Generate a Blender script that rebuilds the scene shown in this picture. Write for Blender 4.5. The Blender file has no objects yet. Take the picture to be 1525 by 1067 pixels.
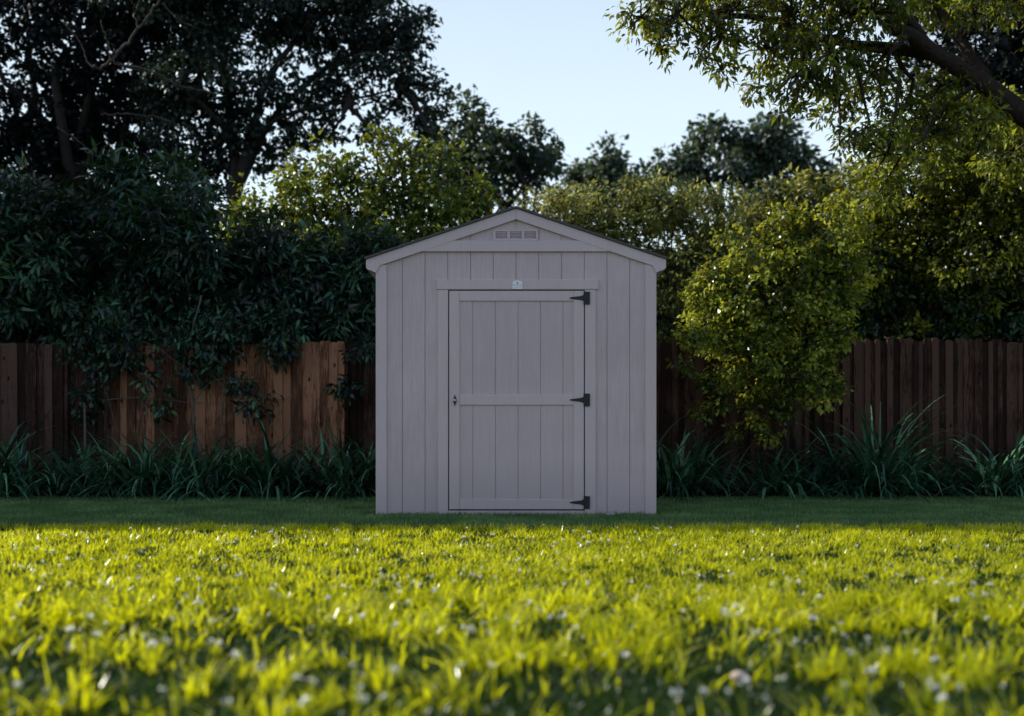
import bpy, math, numpy as np
from mathutils import Vector
C = bpy.context.scene.collection
R = math.radians
rng = np.random.default_rng(7)
F = 1500.0; CX = 762.5; HY = 640.0; CAMH = 0.764
def W(px, py, Z):
    "a point of the garden at depth Z (metres) seen along the sight line px, py of the 1525 wide photograph"
    return np.array([(px-CX)/F*Z, Z, CAMH+(HY-py)/F*Z])
# ------------------------------------------------------------------ materials
def mat(name):
    m = bpy.data.materials.new(name); m.use_nodes = True
    nt = m.node_tree; nt.nodes.clear()
    out = nt.nodes.new('ShaderNodeOutputMaterial')
    return m, nt, out
def N(nt, t, **kw):
    n = nt.nodes.new(t)
    for k, v in kw.items():
        if k in n.inputs: n.inputs[k].default_value = v
        else: setattr(n, k, v)
    return n
def ramp(nt, fac, stops):
    r = nt.nodes.new('ShaderNodeValToRGB')
    e = r.color_ramp.elements
    while len(e) < len(stops): e.new(0.5)
    for i, (p, c) in enumerate(stops):
        e[i].position = p; e[i].color = (*c, 1)
    nt.links.new(fac, r.inputs[0]); return r.outputs[0]
def noise(nt, scale, detail=4, rough=0.6, vec=None, sc3=None):
    tc = nt.nodes.new('ShaderNodeTexCoord'); src = tc.outputs['Object']
    if sc3:
        mp = nt.nodes.new('ShaderNodeMapping'); mp.inputs['Scale'].default_value = sc3
        nt.links.new(src, mp.inputs[0]); src = mp.outputs[0]
    n = N(nt, 'ShaderNodeTexNoise', Scale=scale, Detail=detail, Roughness=rough)
    nt.links.new(src, n.inputs['Vector']); return n.outputs['Fac']
def bump(nt, h, bsdf, strength=0.3, dist=0.01):
    b = N(nt, 'ShaderNodeBump', Strength=strength, Distance=dist)
    nt.links.new(h, b.inputs['Height']); nt.links.new(b.outputs[0], bsdf.inputs['Normal'])
def solid(name, stops, scale=6, rough=0.6, sc3=None, bs=0.2, bd=0.004, metallic=0.0, spec=0.5):
    m, nt, out = mat(name)
    p = N(nt, 'ShaderNodeBsdfPrincipled', Roughness=rough, Metallic=metallic)
    p.inputs['Specular IOR Level'].default_value = spec
    f = noise(nt, scale, 6, 0.6, sc3=sc3)
    nt.links.new(ramp(nt, f, stops), p.inputs['Base Color'])
    if bs: bump(nt, f, p, bs, bd)
    nt.links.new(p.outputs[0], out.inputs[0]); return m
def leafmat(name, stops, trans, tw=0.35, rough=0.4, spec=0.5, tlow=0.55):
    m, nt, out = mat(name)
    a = N(nt, 'ShaderNodeAttribute', attribute_name='rnd')
    p = N(nt, 'ShaderNodeBsdfPrincipled', Roughness=rough)
    p.inputs['Specular IOR Level'].default_value = spec
    col = ramp(nt, a.outputs['Fac'], stops)
    nt.links.new(col, p.inputs['Base Color'])
    t = nt.nodes.new('ShaderNodeBsdfTranslucent')
    tc = ramp(nt, a.outputs['Fac'], [(0, tuple(v*tlow for v in trans)), (1, trans)])
    nt.links.new(tc, t.inputs[0])
    mx = N(nt, 'ShaderNodeMixShader'); mx.inputs[0].default_value = tw
    nt.links.new(p.outputs[0], mx.inputs[1]); nt.links.new(t.outputs[0], mx.inputs[2])
    nt.links.new(mx.outputs[0], out.inputs[0]); return m

M = {}
def paint(name, c, streak=0.06):
    m, nt, out = mat(name)
    p = N(nt, 'ShaderNodeBsdfPrincipled', Roughness=0.62)
    p.inputs['Specular IOR Level'].default_value = 0.35
    f1 = noise(nt, 1.1, 5, 0.65)
    f2 = noise(nt, 9, 5, 0.7, sc3=(6, 6, 0.35))
    mx = N(nt, 'ShaderNodeMath', operation='ADD'); nt.links.new(f1, mx.inputs[0]); nt.links.new(f2, mx.inputs[1])
    h = N(nt, 'ShaderNodeMath', operation='MULTIPLY'); nt.links.new(mx.outputs[0], h.inputs[0]); h.inputs[1].default_value = 0.5
    lo = tuple(v*(1-streak*2.2) for v in c); hi = tuple(v*(1+streak) for v in c)
    base = ramp(nt, h.outputs[0], [(0.3, lo), (0.62, hi)])
    # splash dirt rising from the ground
    geo = nt.nodes.new('ShaderNodeNewGeometry'); sep = nt.nodes.new('ShaderNodeSeparateXYZ')
    nt.links.new(geo.outputs['Position'], sep.inputs[0])
    mr = N(nt, 'ShaderNodeMapRange'); mr.inputs[1].default_value = 0.0; mr.inputs[2].default_value = 0.5
    mr.inputs[3].default_value = 0.55; mr.inputs[4].default_value = 0.0
    nt.links.new(sep.outputs[2], mr.inputs[0])
    mm = N(nt, 'ShaderNodeMath', operation='MULTIPLY'); nt.links.new(mr.outputs[0], mm.inputs[0]); nt.links.new(f2, mm.inputs[1])
    mc = N(nt, 'ShaderNodeMix', data_type='RGBA'); nt.links.new(mm.outputs[0], mc.inputs[0])
    nt.links.new(base, mc.inputs[6]); mc.inputs[7].default_value = (0.12, 0.105, 0.10, 1)
    nt.links.new(mc.outputs[2], p.inputs['Base Color'])
    f3 = noise(nt, 14, 6, 0.7, sc3=(9, 9, 0.8))
    bump(nt, f3, p, 0.35, 0.0016)
    nt.links.new(p.outputs[0], out.inputs[0]); return m
M['siding'] = paint('taupe_siding_paint', (0.635, 0.50, 0.535), 0.10)
M['nail'] = solid('painted_nail', [(0.3, (0.3, 0.25, 0.27)), (0.7, (0.38, 0.31, 0.34))], 40, 0.5, bs=0)
M['trim'] = paint('taupe_trim_paint', (0.67, 0.53, 0.565), 0.04)
M['door'] = paint('taupe_door_paint', (0.62, 0.49, 0.525), 0.05)
M['shingle'] = solid('dark_shingle', [(0.3, (0.06, 0.052, 0.055)), (0.7, (0.13, 0.115, 0.12))], 60, 0.9, bs=0.5)
M['iron'] = solid('black_iron', [(0.3, (0.006, 0.007, 0.010)), (0.7, (0.014, 0.015, 0.02))], 40, 0.5)
M['steel'] = solid('bright_steel', [(0.3, (0.5, 0.5, 0.5)), (0.7, (0.7, 0.7, 0.7))], 40, 0.25, metallic=1.0)
M['white'] = solid('white_plate', [(0.3, (0.92, 0.86, 0.9)), (0.7, (0.95, 0.9, 0.94))], 30, 0.4, bs=0)
M['ink'] = solid('blue_ink', [(0.3, (0.05, 0.08, 0.16)), (0.7, (0.07, 0.11, 0.2))], 30, 0.5, bs=0)
M['inkpale'] = solid('pale_blue_ink', [(0.3, (0.5, 0.5, 0.62)), (0.7, (0.58, 0.58, 0.68))], 30, 0.5, bs=0)
M['dark'] = solid('dark_void', [(0.3, (0.02, 0.02, 0.022)), (0.7, (0.03, 0.03, 0.03))], 5, 0.9, bs=0)
M['stone'] = solid('pale_stone', [(0.3, (0.2, 0.19, 0.19)), (0.7, (0.34, 0.32, 0.31))], 20, 0.8)
M['bark'] = solid('bark', [(0.25, (0.010, 0.008, 0.007)), (0.6, (0.028, 0.021, 0.018)), (0.8, (0.06, 0.045, 0.038))], 12, 0.9, sc3=(3, 3, 0.6), bs=0.9, bd=0.03)
M['redbark'] = solid('warm_bark', [(0.25, (0.012, 0.006, 0.004)), (0.6, (0.035, 0.017, 0.012)), (0.8, (0.09, 0.045, 0.03))], 10, 0.85, sc3=(2, 2, 2), bs=0.9, bd=0.03)
M['deadwood'] = solid('dead_wood', [(0.3, (0.03, 0.022, 0.018)), (0.7, (0.10, 0.072, 0.06))], 12, 0.9)
M['vine'] = solid('vine_stem', [(0.3, (0.06, 0.06, 0.045)), (0.7, (0.16, 0.15, 0.12))], 12, 0.9)
M['soil'] = solid('bed_soil', [(0.3, (0.012, 0.009, 0.007)), (0.6, (0.035, 0.022, 0.016)), (0.8, (0.09, 0.045, 0.028))], 14, 0.95, bs=1, bd=0.03, spec=0.05)
M['ground'] = solid('lawn_soil', [(0.3, (0.012, 0.022, 0.008)), (0.55, (0.022, 0.045, 0.012)), (0.8, (0.03, 0.035, 0.012))], 9, 0.95, bs=1, bd=0.02, spec=0.02)
M['brickwall'] = solid('cream_render', [(0.3, (0.42, 0.38, 0.32)), (0.7, (0.5, 0.46, 0.4))], 8, 0.9)
M['glass'] = solid('dark_window_glass', [(0.3, (0.02, 0.025, 0.03)), (0.7, (0.03, 0.035, 0.04))], 2, 0.05, bs=0)
def woodmat(name, c0, c1, c2):
    m, nt, out = mat(name)
    a = N(nt, 'ShaderNodeAttribute', attribute_name='rnd')
    p = N(nt, 'ShaderNodeBsdfPrincipled', Roughness=0.85)
    p.inputs['Specular IOR Level'].default_value = 0.2
    g = noise(nt, 10, 7, 0.65, sc3=(9, 9, 0.5))
    big = noise(nt, 1.6, 4, 0.6)
    s = N(nt, 'ShaderNodeMath', operation='MULTIPLY_ADD'); nt.links.new(a.outputs['Fac'], s.inputs[0]); s.inputs[1].default_value = 0.38; nt.links.new(g, s.inputs[2])
    s2 = N(nt, 'ShaderNodeMath', operation='MULTIPLY_ADD'); nt.links.new(big, s2.inputs[0]); s2.inputs[1].default_value = 0.5; nt.links.new(s.outputs[0], s2.inputs[2])
    col = ramp(nt, s2.outputs[0], [(0.62, c0), (0.92, c1), (1.0, c2)])
    # knots
    tc = nt.nodes.new('ShaderNodeTexCoord'); mp = nt.nodes.new('ShaderNodeMapping'); mp.inputs['Scale'].default_value = (9, 9, 4.5)
    nt.links.new(tc.outputs['Object'], mp.inputs[0])
    v = N(nt, 'ShaderNodeTexVoronoi', Scale=1.0); nt.links.new(mp.outputs[0], v.inputs['Vector'])
    k = ramp(nt, v.outputs['Distance'], [(0.06, (1, 1, 1)), (0.17, (0, 0, 0))])
    mx = N(nt, 'ShaderNodeMix', data_type='RGBA'); nt.links.new(k, mx.inputs[0]); nt.links.new(col, mx.inputs[6])
    mx.inputs[7].default_value = (c0[0]*0.4, c0[1]*0.4, c0[2]*0.4, 1)
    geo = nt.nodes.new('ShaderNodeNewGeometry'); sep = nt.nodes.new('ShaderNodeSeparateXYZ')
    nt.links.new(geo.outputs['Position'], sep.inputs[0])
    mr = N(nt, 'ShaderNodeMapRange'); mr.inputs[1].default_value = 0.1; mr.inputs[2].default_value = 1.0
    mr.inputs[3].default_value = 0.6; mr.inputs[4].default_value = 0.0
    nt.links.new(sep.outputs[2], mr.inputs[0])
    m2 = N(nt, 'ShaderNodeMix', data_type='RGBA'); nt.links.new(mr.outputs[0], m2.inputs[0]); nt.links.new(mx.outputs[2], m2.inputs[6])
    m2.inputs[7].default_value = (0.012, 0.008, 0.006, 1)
    nt.links.new(m2.outputs[2], p.inputs['Base Color'])
    bump(nt, g, p, 0.6, 0.006)
    nt.links.new(p.outputs[0], out.inputs[0]); return m
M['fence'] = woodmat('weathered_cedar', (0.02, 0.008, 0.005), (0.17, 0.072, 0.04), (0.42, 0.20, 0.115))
M['fencedark'] = woodmat('shaded_cedar', (0.006, 0.0028, 0.002), (0.045, 0.019, 0.014), (0.11, 0.058, 0.045))  # darker copy of the cedar, putting shade into recessed and edge bays
# ------------------------------------------------------------------ object helpers
def tag(o, label=None, cat=None, group=None, kind=None):
    if label: o['label'] = label
    if cat: o['category'] = cat
    if group: o['group'] = group
    if kind: o['kind'] = kind
    return o
def empty(name, loc, label, cat, group=None):
    o = bpy.data.objects.new(name, None); C.objects.link(o); o.location = loc
    o.empty_display_size = 0.2
    return tag(o, label, cat, group)
def npmesh(name, V, faces, m, parent=None, rnd=None, smooth=False):
    "V (n,3) world coordinates, faces = list of (k, ndim) index arrays with equal corner counts"
    me = bpy.data.meshes.new(name)
    V = np.asarray(V, dtype=np.float32)
    if parent is not None: V = V - np.array(parent.matrix_world.translation if False else world_loc(parent), dtype=np.float32)
    faces = [np.asarray(f, dtype=np.int32) for f in faces if len(f)]
    me.vertices.add(len(V)); me.vertices.foreach_set('co', V.ravel())
    loops = np.concatenate([f.ravel() for f in faces])
    tot = np.concatenate([np.full(len(f), f.shape[1], dtype=np.int32) for f in faces])
    st = np.concatenate([[0], np.cumsum(tot)[:-1]]).astype(np.int32)
    me.loops.add(len(loops)); me.loops.foreach_set('vertex_index', loops)
    me.polygons.add(len(tot)); me.polygons.foreach_set('loop_start', st); me.polygons.foreach_set('loop_total', tot)
    me.polygons.foreach_set('use_smooth', np.full(len(tot), bool(smooth)))
    me.update(calc_edges=True)
    if rnd is not None:
        a = me.attributes.new('rnd', 'FLOAT', 'POINT'); a.data.foreach_set('value', np.asarray(rnd, dtype=np.float32))
    for mm in (m if isinstance(m, (list, tuple)) else [m]): me.materials.append(mm)
    o = bpy.data.objects.new(name, me); C.objects.link(o)
    if parent is not None: o.parent = parent
    return o
def world_loc(o):
    v = Vector((0, 0, 0))
    while o is not None: v = v + o.location; o = o.parent
    return v
class MB:
    def __init__(s): s.V = []; s.Fq = []; s.Ft = []; s.Fn = []; s.r = []; s.n = 0
    def add(s, V, quads=(), tris=(), ngons=(), r=0.5):
        V = np.asarray(V, float); b = s.n
        s.V.append(V); s.n += len(V); s.r.append(np.full(len(V), r))
        s.Fq += [[i+b for i in q] for q in quads]; s.Ft += [[i+b for i in q] for q in tris]
        s.Fn += [[i+b for i in q] for q in ngons]
    def box(s, x0, x1, y0, y1, z0, z1, bev=0.0, r=0.5):
        if bev <= 0:
            V = [(x, y, z) for x in (x0, x1) for y in (y0, y1) for z in (z0, z1)]
            s.add(V, quads=[(0, 1, 3, 2), (4, 6, 7, 5), (0, 4, 5, 1), (2, 3, 7, 6), (0, 2, 6, 4), (1, 5, 7, 3)], r=r)
        else:   # chamfered front edges (front = y0)
            b = bev
            V = [(x0, y1, z0), (x1, y1, z0), (x1, y1, z1), (x0, y1, z1),
                 (x0, y0+b, z0), (x1, y0+b, z0), (x1, y0+b, z1), (x0, y0+b, z1),
                 (x0+b, y0, z0+b), (x1-b, y0, z0+b), (x1-b, y0, z1-b), (x0+b, y0, z1-b)]
            s.add(V, quads=[(3, 2, 1, 0), (0, 1, 5, 4), (1, 2, 6, 5), (2, 3, 7, 6), (3, 0, 4, 7),
                            (4, 5, 9, 8), (5, 6, 10, 9), (6, 7, 11, 10), (7, 4, 8, 11), (8, 9, 10, 11)], r=r)
    def prism(s, pts, y0, y1, r=0.5):
        "polygon in x,z (ccw seen from -y) extruded y0..y1"
        n = len(pts)
        V = [(p[0], y0, p[1]) for p in pts] + [(p[0], y1, p[1]) for p in pts]
        s.add(V, quads=[((i+1) % n, i, n+i, n+(i+1) % n) for i in range(n)],
              ngons=[list(range(n)), list(range(2*n-1, n-1, -1))], r=r)
    def tube(s, pts, rad, k=6, r=0.5, cap=True):
        pts = np.asarray(pts, float); n = len(pts)
        rad = np.broadcast_to(rad, (n,))
        t = np.gradient(pts, axis=0); t /= np.linalg.norm(t, axis=1)[:, None]+1e-9
        ref = np.array([0.31, 0.2, 0.93]) if abs(t[0][2]) < 0.9 else np.array([1.0, 0.1, 0])
        u = np.cross(t, ref); u /= np.linalg.norm(u, axis=1)[:, None]+1e-9; v = np.cross(t, u)
        a = np.arange(k)*2*math.pi/k
        V = pts[:, None, :]+rad[:, None, None]*(np.cos(a)[None, :, None]*u[:, None, :]+np.sin(a)[None, :, None]*v[:, None, :])
        V = V.reshape(-1, 3)
        q = [(i*k+j, i*k+(j+1) % k, (i+1)*k+(j+1) % k, (i+1)*k+j) for i in range(n-1) for j in range(k)]
        ng = [list(range(k))[::-1], [(n-1)*k+j for j in range(k)]] if cap else []
        s.add(V, quads=q, ngons=ng, r=r)
    def build(s, name, m, parent=None, smooth=False):
        faces = [s.Fq, s.Ft]
        byn = {}
        for f in s.Fn: byn.setdefault(len(f), []).append(f)
        faces += list(byn.values())
        return npmesh(name, np.concatenate(s.V), faces, m, parent, np.concatenate(s.r), smooth)
# ------------------------------------------------------------------ foliage helpers
def unit(v): return v/(np.linalg.norm(v, axis=-1, keepdims=True)+1e-9)
def leaf_geo(P, A, Nn, L, Wd, r, fold=0.25, droop=0.25):
    """six-point leaves: base, two shoulders, tip; P base, A axis, Nn normal-ish, L length, Wd width"""
    n = len(P); A = unit(A); S = unit(np.cross(A, Nn)); U = np.cross(S, A)
    L = np.broadcast_to(L, (n,))[:, None]; Wd = np.broadcast_to(Wd, (n,))[:, None]
    V = np.empty((n, 6, 3))
    V[:, 0] = P
    V[:, 1] = P+A*L*0.33-S*Wd*0.5+U*Wd*fold
    V[:, 2] = P+A*L*0.33+S*Wd*0.5+U*Wd*fold
    V[:, 3] = P+A*L*0.70-S*Wd*0.38+U*(Wd*fold*0.7-L*droop*0.3)
    V[:, 4] = P+A*L*0.70+S*Wd*0.38+U*(Wd*fold*0.7-L*droop*0.3)
    V[:, 5] = P+A*L-U*L*droop
    b = (np.arange(n)*6)[:, None]
    T = np.concatenate([b+np.array([[0, 2, 1]]), b+np.array([[3, 4, 5]])])
    Q = b+np.array([[1, 2, 4, 3]])
    return V.reshape(-1, 3), [Q, T], np.repeat(r, 6)
def blob_clumps(lobes, clump_r, density=1.0):
    "lobes (c, (rx,ry,rz)) -> clump centres spread over the outer volume of each lobe"
    out = []; own = []
    for i, (c, rr) in enumerate(lobes):
        rr = np.array(rr); n = max(4, int(density*3.2*(rr[0]*rr[2]+rr[0]*rr[1]+rr[1]*rr[2])/(clump_r**2*3)))
        d = unit(rng.normal(size=(n, 3))); rad = rng.uniform(0.35, 1.08, n)**0.6
        out.append(c+d*rad[:, None]*rr); own += [i]*n
    return np.concatenate(out), np.array(own)
DENS = 2.2
def foliage(lobes, clump_r, per, L, Wd, density=1.0, flat=0.7, outward=0.8, droop=0.3, up=0.5, var=0.55, spread=1.0):
    cc, own = blob_clumps(lobes, clump_r, density*DENS)
    n = len(cc); cs = rng.uniform(0.55, 1.35, n)*clump_r; cr = rng.uniform(0, 1, n)
    k = rng.poisson(per, n).clip(3); idx = np.repeat(np.arange(n), k)
    d = unit(rng.normal(size=(len(idx), 3))); rad = rng.uniform(0, 1, len(idx))**0.5*cs[idx]*spread
    P = cc[idx]+d*rad[:, None]*np.array([1, 1, flat])
    lc = np.array([l[0] for l in lobes])[own[idx]]
    A = unit(unit(P-lc)*outward*0.6+d*outward+rng.normal(size=P.shape)*0.55+np.array([0, 0, -droop]))
    Nn = unit(rng.normal(size=P.shape)*0.6+np.array([0, 0, up+0.3])+unit(P-lc)*0.5)
    r = (cr[idx]*var+rng.uniform(0, 1, len(idx))*(1-var)).clip(0, 1)
    ln = L*rng.uniform(0.6, 1.3, len(idx))
    V, Fc, rr = leaf_geo(P, A, Nn, ln, Wd*ln/L, r)
    return V, Fc, rr, cc, own
def wobble(a, b, n=6, amp=0.08, sag=0.0):
    a = np.array(a, float); b = np.array(b, float); t = np.linspace(0, 1, n)[:, None]
    L = np.linalg.norm(b-a); p = a*(1-t)+b*t
    off = np.cumsum(rng.normal(size=(n, 3)), axis=0)*amp*L*0.35
    off -= off[0]*(1-t)+off[-1]*t
    p = p+off; p[:, 2] += sag*L*np.sin(t[:, 0]*math.pi)
    return p
def plant(name, label, cat, base, lobes, leafm, barkm, clump_r, per, L, Wd, trunk_r=0.12, stems=None, group=None,
          twigs=0.5, top=None, **kw):
    base = np.array(base, float); base[2] = 0
    t = empty(name, base, label, cat, group)
    V, Fc, rr, cc, own = foliage(lobes, clump_r, per, L, Wd, **kw)
    npmesh('crown' if cat == 'tree' else 'foliage', V, Fc, leafm, t, rr)
    mb = MB()
    if stems is None:
        lc = np.array([l[0] for l in lobes]); top_ = lc.mean(0) if top is None else np.array(top, float)
        fork = base*0.45+top_*0.55
        mb.tube(wobble(base-np.array([0, 0, .05]), fork, 8, 0.12), np.linspace(trunk_r, trunk_r*0.65, 8), 9)
        mb.build('trunk', barkm, t, True); bm = MB()
        for c, r_ in lobes:
            bm.tube(wobble(fork, c, 7, 0.18, 0.05), np.linspace(trunk_r*0.5, trunk_r*0.12, 7), 6)
    else:
        for pts, rads in stems: 
            pts = np.array(pts); 
            tt = np.linspace(0, len(pts)-1, len(pts)*4); q = np.stack([np.interp(tt, range(len(pts)), pts[:, i]) for i in range(3)], 1)
            # smooth the bends
            for _ in range(3): q[1:-1] = (q[:-2]+2*q[1:-1]+q[2:])/4
            q[1:-1] += rng.normal(size=(len(q)-2, 3))*np.mean(rads)*0.12
            mb.tube(q, np.interp(tt, range(len(pts)), rads), 10)
        mb.build('trunk', barkm, t, True); bm = MB()
        allp = np.concatenate([np.array(p) for p, _ in stems])
        for c, r_ in lobes:
            j = np.argmin(np.linalg.norm(allp-c, axis=1))
            bm.tube(wobble(allp[j], c, 7, 0.2, 0.04), np.linspace(trunk_r*0.35, trunk_r*0.1, 7), 6)
    sel = rng.uniform(size=len(cc)) < twigs
    for i in np.where(sel)[0]:
        bm.tube(wobble(lobes[own[i]][0], cc[i], 4, 0.2), np.linspace(trunk_r*0.12, trunk_r*0.03, 4)+0.003, 3, cap=False)
    bm.build('branch', barkm, t, True)
    return t
def LB(Z, specs, depth=1.0, jit=0.5):
    "lobes from sight-line positions and radii at about depth Z"
    out = []
    for s in specs:
        px, py, r = s[:3]; ry = s[3] if len(s) > 3 else r
        z = Z+rng.uniform(-jit, jit)
        out.append((W(px, py, z), (r/F*Z, r/F*Z*depth, ry/F*Z)))
    return out
# leaf materials
G = {}
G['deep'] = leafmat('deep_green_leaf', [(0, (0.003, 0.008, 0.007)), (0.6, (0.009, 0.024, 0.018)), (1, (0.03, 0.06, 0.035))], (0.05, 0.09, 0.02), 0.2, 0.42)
G['black'] = leafmat('near_black_leaf', [(0, (0.002, 0.004, 0.005)), (0.7, (0.005, 0.010, 0.011)), (1, (0.012, 0.022, 0.02))], (0.015, 0.03, 0.015), 0.12, 0.55, 0.2)  # near black in colour to darken the view's corners and shrub gaps
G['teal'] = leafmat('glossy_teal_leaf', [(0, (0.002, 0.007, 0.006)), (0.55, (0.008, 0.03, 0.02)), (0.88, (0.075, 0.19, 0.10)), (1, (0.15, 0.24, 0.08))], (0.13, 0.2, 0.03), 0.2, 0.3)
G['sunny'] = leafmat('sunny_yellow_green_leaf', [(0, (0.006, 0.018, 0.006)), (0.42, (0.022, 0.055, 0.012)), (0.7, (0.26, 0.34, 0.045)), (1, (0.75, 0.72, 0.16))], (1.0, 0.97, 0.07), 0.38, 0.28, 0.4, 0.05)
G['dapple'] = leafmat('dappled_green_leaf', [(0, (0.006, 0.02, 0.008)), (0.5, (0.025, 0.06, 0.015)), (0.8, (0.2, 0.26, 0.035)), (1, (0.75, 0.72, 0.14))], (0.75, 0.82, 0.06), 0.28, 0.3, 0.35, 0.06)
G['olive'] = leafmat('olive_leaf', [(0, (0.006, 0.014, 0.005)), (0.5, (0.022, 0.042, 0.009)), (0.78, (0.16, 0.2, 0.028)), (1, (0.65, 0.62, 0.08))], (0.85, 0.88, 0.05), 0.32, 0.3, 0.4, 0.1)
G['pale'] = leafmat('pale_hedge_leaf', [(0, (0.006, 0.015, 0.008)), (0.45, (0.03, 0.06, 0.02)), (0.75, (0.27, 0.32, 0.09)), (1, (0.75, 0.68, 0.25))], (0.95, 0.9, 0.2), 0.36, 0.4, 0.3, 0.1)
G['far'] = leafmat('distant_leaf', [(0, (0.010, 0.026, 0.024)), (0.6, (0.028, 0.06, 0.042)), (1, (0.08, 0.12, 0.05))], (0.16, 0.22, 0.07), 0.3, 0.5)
G['strap'] = leafmat('strap_leaf', [(0, (0.004, 0.014, 0.012)), (0.45, (0.028, 0.10, 0.062)), (1, (0.18, 0.40, 0.20))], (0.08, 0.18, 0.06), 0.22, 0.32)
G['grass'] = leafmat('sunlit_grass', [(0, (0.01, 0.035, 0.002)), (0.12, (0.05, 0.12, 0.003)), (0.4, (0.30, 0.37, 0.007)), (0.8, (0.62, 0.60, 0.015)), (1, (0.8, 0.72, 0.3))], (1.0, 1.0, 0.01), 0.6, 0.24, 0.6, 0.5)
G['mown'] = leafmat('mown_grass', [(0, (0.04, 0.10, 0.03)), (0.5, (0.13, 0.26, 0.08)), (1, (0.40, 0.52, 0.20))], (0.14, 0.24, 0.05), 0.3, 0.5)
G['under'] = leafmat('dark_under_grass', [(0, (0.006, 0.018, 0.003)), (0.6, (0.018, 0.05, 0.005)), (1, (0.06, 0.10, 0.01))], (0.07, 0.15, 0.01), 0.3, 0.4)  # low blades coloured very dark to stand for shade between the tufts
# ------------------------------------------------------------------ ground
def smooth_noise(x, y, cell, seed):
    g = np.random.default_rng(seed).uniform(0, 1, (256, 256))
    u = (x/cell) % 255; v = (y/cell) % 255; i = u.astype(int); j = v.astype(int); fu = u-i; fv = v-j
    fu = fu*fu*(3-2*fu); fv = fv*fv*(3-2*fv)
    return (g[i, j]*(1-fu)+g[i+1, j]*fu)*(1-fv)+(g[i, j+1]*(1-fu)+g[i+1, j+1]*fu)*fv
b = MB(); b.add([(-400, -60, 0), (400, -60, 0), (400, 700, 0), (-400, 700, 0)], quads=[(0, 1, 2, 3)])
tag(b.build('ground', M['ground']), kind='structure')
nx, ny = 220, 24
xs = np.linspace(-14, 14, nx); ys = np.linspace(11.15, 12.9, ny)
XX, YY = np.meshgrid(xs, ys, indexing='ij')
edge = np.clip((YY-11.15)/0.2, 0, 1)
ZZ = 0.004+0.05*edge*smooth_noise(XX+20, YY, 0.12, 3)+0.03*edge
YY = YY+(1-edge)*0.12*(smooth_noise(XX+20, YY*0, 0.5, 5)-0.5)
V = np.stack([XX, YY, ZZ], -1).reshape(-1, 3)
I = np.arange(nx*ny).reshape(nx, ny)
Q = np.stack([I[:-1, :-1], I[1:, :-1], I[1:, 1:], I[:-1, 1:]], -1).reshape(-1, 4)
tag(npmesh('planting_bed', V, [Q], M['soil'], smooth=True), kind='structure')
def blades(n_per, y0, y1, hmin, hmax, wmin, wmax, mt, name, label, seed, lean=0.5, seg=3, clump=0.0, xm=0.56, xa=2.0, avoid=True, thin=0.0, box=None):
    g = np.random.default_rng(seed)
    xmax = xm*y1+xa; area = 2*xmax*(y1-y0); n = int(area*n_per)
    x = g.uniform(-xmax, xmax, n); y = g.uniform(y0, y1, n)
    keep = (np.abs(x) < xm*y+xa) if not box else np.ones(len(x), bool)
    if box: x = g.uniform(box[0], box[1], n)
    if avoid: keep &= ~((np.abs(x-SX) < 1.20) & (y > 8.90) & (y < 11.3))
    x = x[keep]; y = y[keep]
    h = g.uniform(hmin, hmax, len(x)); w = g.uniform(wmin, wmax, len(x))
    c = np.ones(len(x))
    if clump:
        c = 0.72*smooth_noise(x+30, y, 0.075, 11)+0.28*smooth_noise(x+30, y, 0.33, 12)
        keep = g.uniform(size=len(x)) < np.clip((c-0.28-thin*np.clip((4.4-y)/1.4, 0, 1))*4.0, 0.03, 1)
        x, y, h, w, c = x[keep], y[keep], h[keep], w[keep], c[keep]
        h = h*(0.5+1.0*c*clump)
    n = len(x); a = g.uniform(0, 2*math.pi, n)
    ld = np.stack([np.cos(a), np.sin(a)], 1)*(g.uniform(0.1, 1, n)*lean)[:, None]
    th = a+math.pi/2+g.normal(size=n)*0.5; S = np.stack([np.cos(th), np.sin(th), 0*th], 1)
    prof = [1, 0.95, 0.7][:seg]
    V = np.empty((n, seg*2+1, 3)); 
    for k in range(seg+1):
        t = k/seg; bend = t**1.8
        cx = x+ld[:, 0]*h*bend; cy = y+ld[:, 1]*h*bend; cz = h*t*(1-0.28*t*np.linalg.norm(ld, axis=1))
        ctr = np.stack([cx, cy, cz-0.002*(k == 0)], 1)
        if k == seg: V[:, seg*2] = ctr
        else:
            V[:, 2*k] = ctr-S*(w*prof[k]/2)[:, None]; V[:, 2*k+1] = ctr+S*(w*prof[k]/2)[:, None]
    b0 = (np.arange(n)*(seg*2+1))[:, None]; fs = []
    for k in range(seg-1): fs.append(b0+np.array([[2*k, 2*k+1, 2*k+3, 2*k+2]]))
    T = b0+np.array([[2*seg-2, 2*seg-1, 2*seg]])
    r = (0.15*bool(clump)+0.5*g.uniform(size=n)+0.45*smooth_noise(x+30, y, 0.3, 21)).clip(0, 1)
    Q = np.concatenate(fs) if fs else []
    o = npmesh(name, V.reshape(-1, 3), [Q, T], mt, None, (r[:, None]*np.array([0.15+0.85*min(1, (k//2)/seg*1.9) for k in range(seg*2+1)])[None, :]).ravel() if clump else np.repeat(r, seg*2+1))  # clumped blades darken towards the base, painting in the shade between them
    return tag(o, label, 'grass', kind='stuff')
SX = (768.5-CX)/168.9; SY = F/168.9
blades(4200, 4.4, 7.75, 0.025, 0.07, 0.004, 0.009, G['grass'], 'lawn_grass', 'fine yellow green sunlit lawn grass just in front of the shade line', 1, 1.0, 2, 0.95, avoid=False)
blades(2800, 1.6, 4.4, 0.035, 0.11, 0.006, 0.016, G['grass'], 'foreground_grass', 'broad bladed sunlit grass blurred in the nearest foreground', 2, 1.5, 3, 1.0, avoid=False, thin=0.30)
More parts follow.
